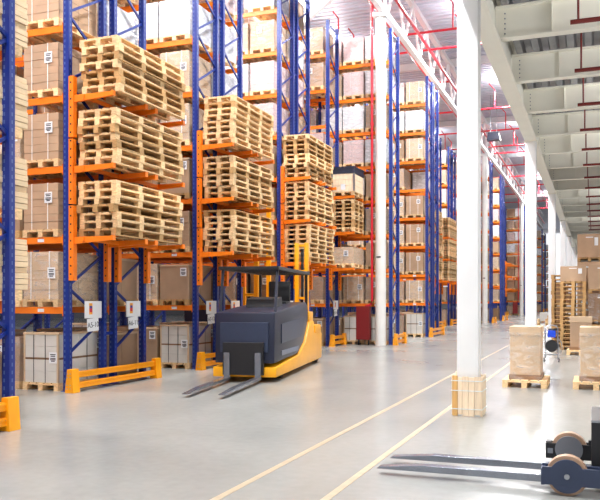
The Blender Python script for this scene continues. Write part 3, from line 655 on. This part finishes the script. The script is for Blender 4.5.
SPEC = {(1,0,0,0): 'white2', (1,1,0,0): 'pale', (1,2,0,0): 'strapped', (1,3,0,0): 'strapped', (1,4,0,0): 'strapped', (1,5,0,0): 'strapped',
        (1,1,1,0): 'brown', (1,5,1,0): 'cloudy', (1,4,1,0): 'cloudy', (1,0,1,0): 'brown',
        (2,0,0,0): 'white2', (2,0,0,1): 'brown', (2,1,0,0): 'brown', (2,4,0,0): 'pale', (2,5,0,0): 'pale', (2,6,0,0): 'cloudy', (2,5,1,0): 'cloudy', (2,6,1,0): 'cloudy', (2,4,1,0): 'cloudy',
        (3,0,0,0): 'white2', (3,1,0,0): 'dark', (5,0,0,0): 'white2', (5,0,0,1): 'white2', (5,1,0,0): 'filmed', (5,8,0,0): 'cloudy', (5,8,0,1): 'pink', (5,7,0,1): 'pink', (5,6,0,1): 'cloudy', (5,5,0,1): 'pink', (5,7,0,0): 'cloudy', (5,8,0,2): 'pink'}
for i, (y0, dbl, xe, pd, sg) in enumerate(RACKS):
    if i == 0:
        zl = [1.58, 2.65, 3.72, 4.8, 5.87, 6.95, 8.0]
    else: zl = ZL
    rack(i, names[i], y0, dbl, xe, zl, bool(pd), sg if i < 6 else (None if not sg else None))
    far = y0 > 45
    for li in range(2 if dbl else 1):
        for lv in range(len(zl)+1):
            z = 0.0 if lv == 0 else zl[lv-1] + .062
            for cx in range(4 if li == 0 else 2):
                if far and cx > 2: continue
                xx = xe - .06 - .55 - .87*cx - (.16 if cx == 3 else 0)
                yy = y0 + .575 + (1.4 if li else 0)
                kd = SPEC.get((i, lv, li, cx))
                if i == 0:
                    if li == 0: continue
                    kd = 'boards'; xx = xe - .52 - .86*cx; yy = 7.52
                    if lv in (0,): kd = 'brown'; yy = y0 + 1.975
                elif not kd:
                    if rnd.random() < .04 and lv > 0: continue
                    kd = rnd.choice(LOW if lv < 2 else (MID if lv < 5 else HI))
                if kd == 'white2' and lv == 0 and False: pass
                if lv > 0 and KIND[kd][2] > 1.08: kd = 'pale'
                place_load(kd, xx, yy, z, '%s, %s, %s%s' % (LVN[lv], SHORT[i], 'rear line' if li else 'front line', ['', ' second in', ' third in', ' fourth in'][cx]),
                           'pallet loads in the racks', far, key='%d.%d.%d.%d' % (i, lv, li, cx))

if SB.v:
    o = tag(obj('pallet_load', SB.mesh('loads', SMATS)), 'wrapped and boxed pallet loads half hidden deep in the far racks', 'pallet load'); o['kind'] = 'stuff'

# stacks on the end brackets
SPN = ['lower', 'middle', 'upper']
def pallet_stack(x, y, z, n, where, meshes, group, L=.1415, jit=.012):
    for k in range(n):
        o = obj('wooden_pallet', random.choice(meshes), None, (x + random.uniform(-jit, jit), y + random.uniform(-jit, jit), z + L*k))
        o.rotation_euler = (0, 0, random.uniform(-.012, .012))
        tag(o, 'wooden pallet, %s from bottom of %s' % (ORD[k], where), 'pallet', group)
for i, (y0, dbl, xe, pd, sg) in enumerate(RACKS):
    if not pd or y0 > 60: continue
    sx = xe + .13 + .4
    if dbl:
        for s in range(3):
            n = {1: (7, 7, 7), 2: (7, 7, 8), 3: (8, 8, 9)}.get(i, (8, 8, 8))[s]
            dx = {1: (-.01, .0, .06), 3: (-.05, -.08, -.1)}.get(i, (0, 0, 0))[s]
            pallet_stack(sx + dx, y0 + 1.27, ZL[s+1] + .062, n, 'the %s bracket stack, %s' % (SPN[s], SHORT[i]), LONG, 'pallets stacked on rack end brackets', jit=.028)
    else:
        pallet_stack(sx, y0 + .6, ZL[2] + .062, 8, 'the middle bracket stack, %s' % SHORT[i], EURO, 'pallets stacked on rack end brackets')
        place_load('low', sx, y0+.6, ZL[1] + .062, 'on the lower end bracket, %s' % SHORT[i], 'pallet loads on end brackets')
        t = thing('wooden_crate', 'pine crate with navy lid on the upper bracket of %s' % names[i], 'crate', (sx, y0+.6, ZL[3]+.062), 0, 'pine crates on end brackets')
        obj('pallet', EURO[0], t)
        b = MB()
        for k in range(3):
            z0 = .141 + .21*k
            b.box(-.4, .4, -.6, -.575, z0, z0+.2).box(-.4, .4, .575, .6, z0, z0+.2).box(-.4, -.375, -.575, .575, z0, z0+.2).box(.375, .4, -.575, .575, z0, z0+.2)
        obj('side_plank', b.mesh('planks', M['plank'], False, .003), t)
        b = MB()
        for sx_ in (-1, 1):
            for sy_ in (-1, 1): b.box(sx_*.405-.03, sx_*.405+.03, sy_*.6-.03, sy_*.6+.03, .141, .77)
        obj('corner_strip', b.mesh('corner', M['steel']), t)
        b = MB().box(-.41, .41, -.61, .61, .77, .98).box(-.43, .43, -.63, .63, .98, 1.02)
        for k in range(9): b.box(.41, .418, -.55+.135*k, -.5+.135*k, .78, .97)
        obj('crate_lid', b.mesh('lid', M['crate_lid'], False, .006), t)
        obj('paper_label', PL, t, (.0, -.603, .3))

# ---------------------------------------------------------------- foreground wrapped boxes
def tall_box(x, y, label, w=.55, l=.85, h=1.0, film=True, rz=0, pw=.8):
    t = thing('boxed_pallet', label, 'boxed pallet', (x, y, 0), rz, 'tall cartons on pallets by the columns')
    obj('pallet', (EURO[0]), t)
    obj('carton', MB().box(-w/2, w/2, -l/2, l/2, 0, h-.17).mesh('carton', M['carton2'] if film else M['carton'], False, .008), t, (0, 0, .143))
    obj('base_sleeve', MB().box(-w/2-.02, w/2+.02, -l/2-.02, l/2+.02, 0, .09).mesh('sleeve', M['carton3']), t, (0, 0, .143))
    obj('lid', MB().box(-w/2-.012, w/2+.012, -l/2-.012, l/2+.012, h-.17, h).mesh('lid', M['carton2'], False, .006), t, (0, 0, .143))
    if film:
        s = MB(); s = shell(w, l, h-.12, .022, .05, 14)
        obj('stretch_film', s.mesh('film', M['film'], True), t, (0, 0, .15))
    return t
tall_box(-1.24, 15.5, 'tall film-wrapped carton on pallet, just right of the nearest square column')
tall_box(.02, 15.6, 'tall film-wrapped carton on pallet at the right edge of the photo')
tall_box(-.4, 24.9, 'plain tan carton on pallet in front of the high pallet stacks', .62, .6, 1.0, False)

# ---------------------------------------------------------------- strapping trolley
t = thing('strapping_trolley', 'grey tubular strapping trolley with blue unit behind the wrapped carton', 'trolley', (-1.08, 21.4, 0), .1)
arc = [(-.16, 0, .08), (-.16, 0, .9)] + [(-.16+.16*(1-math.cos(a)), 0, .9+.08*math.sin(a)) for a in (.5, 1, PI/2, 2.1, 2.6)] + [(.16, 0, .9), (.16, 0, .08)]
obj('tube_frame', MB().tube(arc, .016, 8).tube([(-.16, 0, .2), (.16, 0, .2)], .014, 8).tube([(-.16, 0, .75), (.16, 0, .75)], .014, 8).tube([(.16, 0, .65), (.25, 0, .52), (.27, 0, .38), (.24, 0, .25), (.16, 0, .17)], .014, 8).tube([(-.16, 0, .09), (-.16, -.3, .05)], .014, 8).tube([(.16, 0, .09), (.16, -.3, .05)], .014, 8).mesh('frame', M['steel'], True), t)
obj('drive_unit', MB().box(-.1, .1, -.12, .1, .66, .84).mesh('unit', M['bluebox'], False, .02), t)
obj('control_head', MB().box(-.08, .14, -.06, .06, .84, .89).mesh('head', M['black'], False, .01), t)
obj('strap_reel', MB().tube([(0, -.07, .43), (0, .0, .43)], .16, 28).mesh('reel', M['black'], True), t)
obj('wheel', MB().tube([(-.2, .02, .06), (-.17, .02, .06)], .06, 16).mesh('wheel', M['rubber'], True), t)
obj('wheel', MB().tube([(.17, .02, .06), (.2, .02, .06)], .06, 16).mesh('wheel', M['rubber'], True), t)

# ---------------------------------------------------------------- stacks to the right under the mezzanine
gp = 'pallets stacked under the mezzanine'
pallet_stack(-.68, 27.4, 0, 16, 'the front stack beside the tan carton', EURO[1:], gp)
pallet_stack(-1.05, 29.2, 0, 18, 'the leftmost stack under the mezzanine', EURO[1:], gp)
pallet_stack(.2, 27.4, 0, 6, 'the low stack right of the front stack', EURO[1:], gp)
def plain_carton(x, y, z, w, l, h, label, pal=True, film=False, m='carton'):
    t = thing('pallet_load', label, 'pallet load', (x, y, z), 0, 'brown carton loads under the mezzanine')
    z0 = 0
    if pal: obj('pallet', DARKP, t); z0 = .143
    obj('carton', MB().box(-w/2, w/2, -l/2, l/2, 0, h).mesh('carton', M[m], False, .006), t, (0, 0, z0))
    obj('paper_label', MB().box(.16, .28, -l/2-.004, -l/2-.001, h*.5, h*.85).mesh('paper', M['paper']), t, (0, 0, z0))
    obj('printed_mark', MB().box(-.12, .12, -l/2-.003, -l/2-.001, h*.84, h*.88).mesh('mark', M['paper']), t, (0, 0, z0))
    if film: obj('stretch_film', shell(w, l, h).mesh('film', M['film'], True), t, (0, 0, z0))
    return t
plain_carton(-.68, 27.4, 16*.1415+.003, .8, 1.15, .5, 'brown carton topping the front pallet stack', False)
plain_carton(.2, 27.4, 6*.1415+.003, .8, 1.15, .86, 'film-wrapped brown carton above the low pallet stack', True, True, 'carton3')
plain_carton(.2, 27.4, 6*.1415+.003+1.01, .8, 1.15, .8, 'brown carton load resting on the film-wrapped one', True)
plain_carton(-.18, 29.2, 0, .8, 1.15, 1.35, 'tall brown carton load on the floor behind the front stack', True)
plain_carton(-.18, 29.2, 1.5, .8, 1.15, 1.35, 'tall brown carton load stacked second high behind the front stack', True)
plain_carton(-.18, 29.2, 3.0, .8, 1.15, .82, 'brown carton load at the very top behind the front stack', True)
plain_carton(.72, 29.2, 0, .8, 1.15, 1.35, 'brown carton load on the floor at far right behind', True)
plain_carton(.72, 29.2, 1.5, .8, 1.15, 1.35, 'brown carton load second high at far right behind', True)
plain_carton(.72, 29.2, 3.0, .8, 1.15, .82, 'brown carton load topmost at the far right edge', True)
pallet_stack(-2.6, 52.5, 0, 3, 'the small stack far down by the third square column', EURO, gp)
pallet_stack(-3.75, 52, 0, 3, 'the small stack in the far cross aisle', EURO, gp)
pallet_stack(-2.3, 49.5, 0, 5, 'the far stack left of the third column', EURO, gp)
plain_carton(-3.2, 58, 0, 1.0, 1.2, .6, 'pale low carton load far down the hall', True, False, 'whitebox')

plain_carton(-1.1, 31.2, 0, .8, 1.15, 1.2, 'added dark carton load on the floor, screening the leftmost pallet stack from behind', True, False, 'carton3')  # both dark loads added to block far light through the pallet openings
plain_carton(-1.1, 31.2, 1.345, .8, 1.15, .85, 'added dark carton load on another, screening the leftmost pallet stack from behind', True, False, 'carton3')
# ---------------------------------------------------------------- turning yellow order picker
t = thing('order_picker_truck', 'yellow and navy man-up warehouse truck driving past the rack ends', 'forklift', (-7.08, 16.8, 0), math.radians(10))
pr_ = [(-2.9, .1), (2.55, .1), (2.6, .3), (2.6, .78), (1.45, .82), (1.4, 1.12), (.85, 1.12), (.2, .62), (-.5, .4), (-2.9, .3)]
obj('chassis', MB().prism(pr_, -.66, .66, 'x').mesh('chassis', M['yellow'], True, .03), t)
obj('battery_hood', MB().box(-.6, .64, .85, 1.42, 1.1, 1.36).mesh('hood', M['yellow'], True, .04), t)
obj('mast_foot', MB().box(-.6, .66, 1.6, 2.5, .78, 1.0).mesh('foot', M['yellow'], True, .03), t)
for sx in (.1, .36):
    for yy in (2.0,):
        obj('mast_column', MB().box(sx-.055, sx+.055, yy-.06, yy+.06, .95, 3.15).mesh('col', M['yellow'], True, .01), t)
b = MB()
for z in (1.7, 2.4, 3.08):
    b.box(.1, .36, 1.96, 2.02, z-.03, z+.03)
obj('mast_tie', b.mesh('tie', M['yellow']), t)
obj('lift_chain', MB().box(.2, .26, 2.03, 2.09, .95, 3.0).mesh('chain', M['black']), t)
cab = [(-2.9, .38), (-.5, .42), (.2, .65), (.78, 1.15), (.78, 1.5), (.5, 1.6), (-1.3, 1.5), (-2.85, 1.4)]
obj('operator_cab', MB().prism(cab, -.62, .62, 'x').mesh('cab', M['navy'], True, .04), t)
obj('side_panel', MB().prism([(-2.3, .75), (-.1, .8), (.3, 1.25), (-2.3, 1.15)], .625, .64, 'x').mesh('panel', M['navy2'], False, .006), t)
obj('side_panel', MB().prism([(-2.3, .5), (-.6, .5), (-.5, .6), (-2.3, .6)], .625, .645, 'x').mesh('panel', M['grey'], False, .004), t)
obj('front_panel', MB().box(-.5, .5, -2.93, -2.88, .6, 1.2).mesh('panel', M['navy2'], False, .01), t)
for sx in (-.58, .58):
    obj('cab_post', MB().bar((sx, -2.65, 1.35), (sx, -2.45, 2.28), .05).mesh('post', M['navy'], False), t)
    obj('cab_post', MB().bar((sx, .75, 1.5), (sx, .75, 2.28), .06).mesh('post', M['black'], False), t)
b = MB().box(-.64, .64, -2.6, -2.5, 2.27, 2.34).box(-.64, .64, .8, .95, 2.27, 2.36).box(-.64, -.56, -2.5, .9, 2.27, 2.34).box(.56, .64, -2.5, .9, 2.27, 2.34)
for k in range(9): b.box(-.6, .6, -2.05+.32*k, -1.99+.32*k, 2.28, 2.33)
obj('overhead_guard', b.mesh('roof', M['black'], False, .008), t)
obj('seat', MB().box(-.28, .28, -.2, .35, 1.5, 1.62).box(-.26, .26, .28, .4, 1.6, 2.1).mesh('seat', M['black'], True, .03), t)
obj('control_console', MB().prism([(-1.5, 1.45), (-.9, 1.5), (-1.0, 1.72), (-1.45, 1.68)], -.35, .35, 'x').mesh('console', M['black'], False, .015), t)
obj('fork_carriage', MB().box(-.42, .42, -3.02, -2.93, .15, .8).mesh('carriage', M['black'], False, .01), t)
for sx in (-.32, .32):
    obj('fork', MB().prism([(-5.5, .06), (-5.5, .075), (-4.8, .11), (-3.08, .115), (-3.08, .6), (-3.02, .6), (-3.02, .06)], sx-.06, sx+.06, 'x').mesh('fork', M['dsteel'], False, .004), t)
for sx in (-1, 1):
    obj('load_wheel', MB().tube([(sx*.5-.07, -2.0, .17), (sx*.5+.07, -2.0, .17)], .17, 24).mesh('wheel', M['rubber'], True), t)
    obj('drive_wheel', MB().tube([(sx*.52-.07, 2.3, .19), (sx*.52+.07, 2.3, .19)], .19, 24).mesh('wheel', M['rubber'], True), t)

# second truck deep in the aisle
t = thing('order_picker_truck', 'yellow truck with tall mast parked in the aisle behind the second rack', 'forklift', (-9.6, 20.0, 0), 0)
obj('chassis', MB().prism([(-1.6, .1), (1.0, .1), (1.0, .9), (.2, .95), (-.2, .4), (-1.6, .32)], -.58, .58, 'y').mesh('chassis', M['yellow'], True, .03), t)
for sx in (.35, .75):
    for yy in (-.42, .42):
        obj('mast_column', MB().box(sx-.06, sx+.06, yy-.05, yy+.05, .85, 5.0).mesh('col', M['yellow'], True, .01), t)
b = MB()
for z in (1.8, 3, 4.2, 4.9): b.box(.3, .4, -.42, .42, z-.04, z+.04).box(.35, .75, -.45, -.4, z-.03, z+.03)
obj('mast_tie', b.mesh('tie', M['yellow']), t)
obj('operator_cab', MB().box(-1.5, .15, -.55, .55, .4, 1.4).mesh('cab', M['navy'], True, .04), t)
b = MB().box(-1.5, .2, -.58, .58, 2.45, 2.52)
for sx in (-1.4, .1):
    for yy in (-.5, .5): b.box(sx-.03, sx+.03, yy-.03, yy+.03, 1.38, 2.46)
obj('overhead_guard', b.mesh('guard', M['black']), t)
for sx in (-1.2, .7):
    for yy in (-.45, .45): obj('wheel', MB().tube([(sx, yy-.06, .17), (sx, yy+.06, .17)], .17, 20).mesh('wheel', M['rubber'], True), t)

# ---------------------------------------------------------------- straddle truck, bottom right
t = thing('pallet_truck', 'dark slate straddle truck with two long forks at the bottom right corner', 'forklift', (0, 7.47, 0))
for yy in (-.4, .1):
    prf = [(-1.93, .055), (-1.91, .075), (-1.5, .115), (.06, .12), (.06, .42), (.1, .42), (.1, .055), (-1.6, .055)]
    obj('fork', MB().prism(prf, yy-.055, yy+.055, 'y').mesh('fork', M['dsteel'], False, .005), t)
def disc_cover(cx, cz, r, arm_x0, arm_x1, z0, z1):
    pts = [(arm_x0, z0), (arm_x1, z0), (arm_x1, z1)]
    a0 = math.asin((z1-cz)/r); n = 16
    for k in range(n+1):
        a = a0 + (PI-2*a0)*k/n; pts.append((cx + r*math.cos(a), cz + r*math.sin(a)))
    pts.append((arm_x0, z1)); return pts
for side, yy in ((-1, -.6), (1, .6)):
    cx = -.22 if side < 0 else -.24
    w_ = obj('load_wheel', MB().tube([(cx, yy-.05, .168), (cx, yy+.05, .168)], .168, 48).mesh('wheel', M['polyu'], True), t)
    obj('wheel_hub', MB().tube([(cx, yy-.056, .168), (cx, yy+.056, .168)], .1, 32).mesh('hub', M['steel'], True), w_)
    if side < 0:
        b = MB().prism(disc_cover(cx, .168, .142, cx-.2, .9, .09, .24), yy-.085, yy-.06, 'y').box(cx-.21, .9, yy+.06, yy+.085, .09, .24)
        b.box(cx-.21, cx-.18, yy-.06, yy+.06, .08, .22)
        b.prism([(cx + .142*math.cos(a*PI/16), .168 + .142*math.sin(a*PI/16)) for a in range(17, 32)], yy-.084, yy-.061, 'y')
        a_ = obj('straddle_arm', b.mesh('arm', M['navy2'], False, .003), t)
        obj('hub_bolt', MB().tube([(cx, yy-.098, .168), (cx, yy-.08, .168)], .022, 20).mesh('bolt', M['steel'], True), a_)
        b = MB().bar((cx+.34, yy-.09, .2), (cx+.3, yy-.09, .15), .012).bar((cx+.3, yy-.09, .15), (cx+.33, yy-.09, .1), .012)
        obj('embossed_mark', b.mesh('mark', M['navy']), a_)
    else:
        b = MB().box(cx-.22, .9, yy-.09, yy-.06, .08, .23).box(cx-.22, .9, yy+.06, yy+.085, .08, .23).box(cx-.22, cx-.17, yy-.06, yy+.06, .08, .24)
        b.box(cx+.18, cx+.3, yy-.09, yy-.05, .23, .28)
        a_ = obj('straddle_arm', b.mesh('arm', M['black'], False, .003), t)
        obj('wheel_rim', MB().tube([(cx, yy-.1, .178), (cx, yy-.06, .178)], .13, 40).mesh('rim', M['steel'], True), a_)
        obj('data_plate', MB().box(cx-.2, cx-.15, yy-.094, yy-.09, .13, .18).mesh('plate', M['steel']), a_)
        obj('hub_bolt', MB().tube([(cx, yy-.11, .1), (cx, yy-.09, .1)], .014, 14).mesh('bolt', M['steel'], True), a_)
obj('carriage_plate', MB().box(-.03, .1, -.46, .46, .1, .6).mesh('plate', M['black'], False, .006), t)
obj('plate_cap', MB().box(-.032, .102, -.46, .46, .6, .62).mesh('cap', M['steel'], False, .004), t)
for yy in (-.42, .42): obj('mast_column', MB().box(.2, .32, yy-.05, yy+.05, .07, 2.1).mesh('col', M['black'], False, .006), t)
obj('chassis', MB().prism([(.42, .07), (1.6, .07), (1.6, 1.2), (1.2, 1.35), (.5, 1.35), (.42, 1.2)], -.58, .58, 'y').mesh('body', M['yellow'], True, .04), t)

# ---------------------------------------------------------------- world & view
w_ = bpy.data.worlds.new('world'); bpy.context.scene.world = w_; w_.use_nodes = True
w_.node_tree.nodes['Background'].inputs[0].default_value = (.93, .96, 1, 1)
w_.node_tree.nodes['Background'].inputs[1].default_value = 1.1
vs = bpy.context.scene.view_settings
vs.view_transform = 'Standard'; vs.look = 'None'; vs.gamma = 1; vs.exposure = -0.85
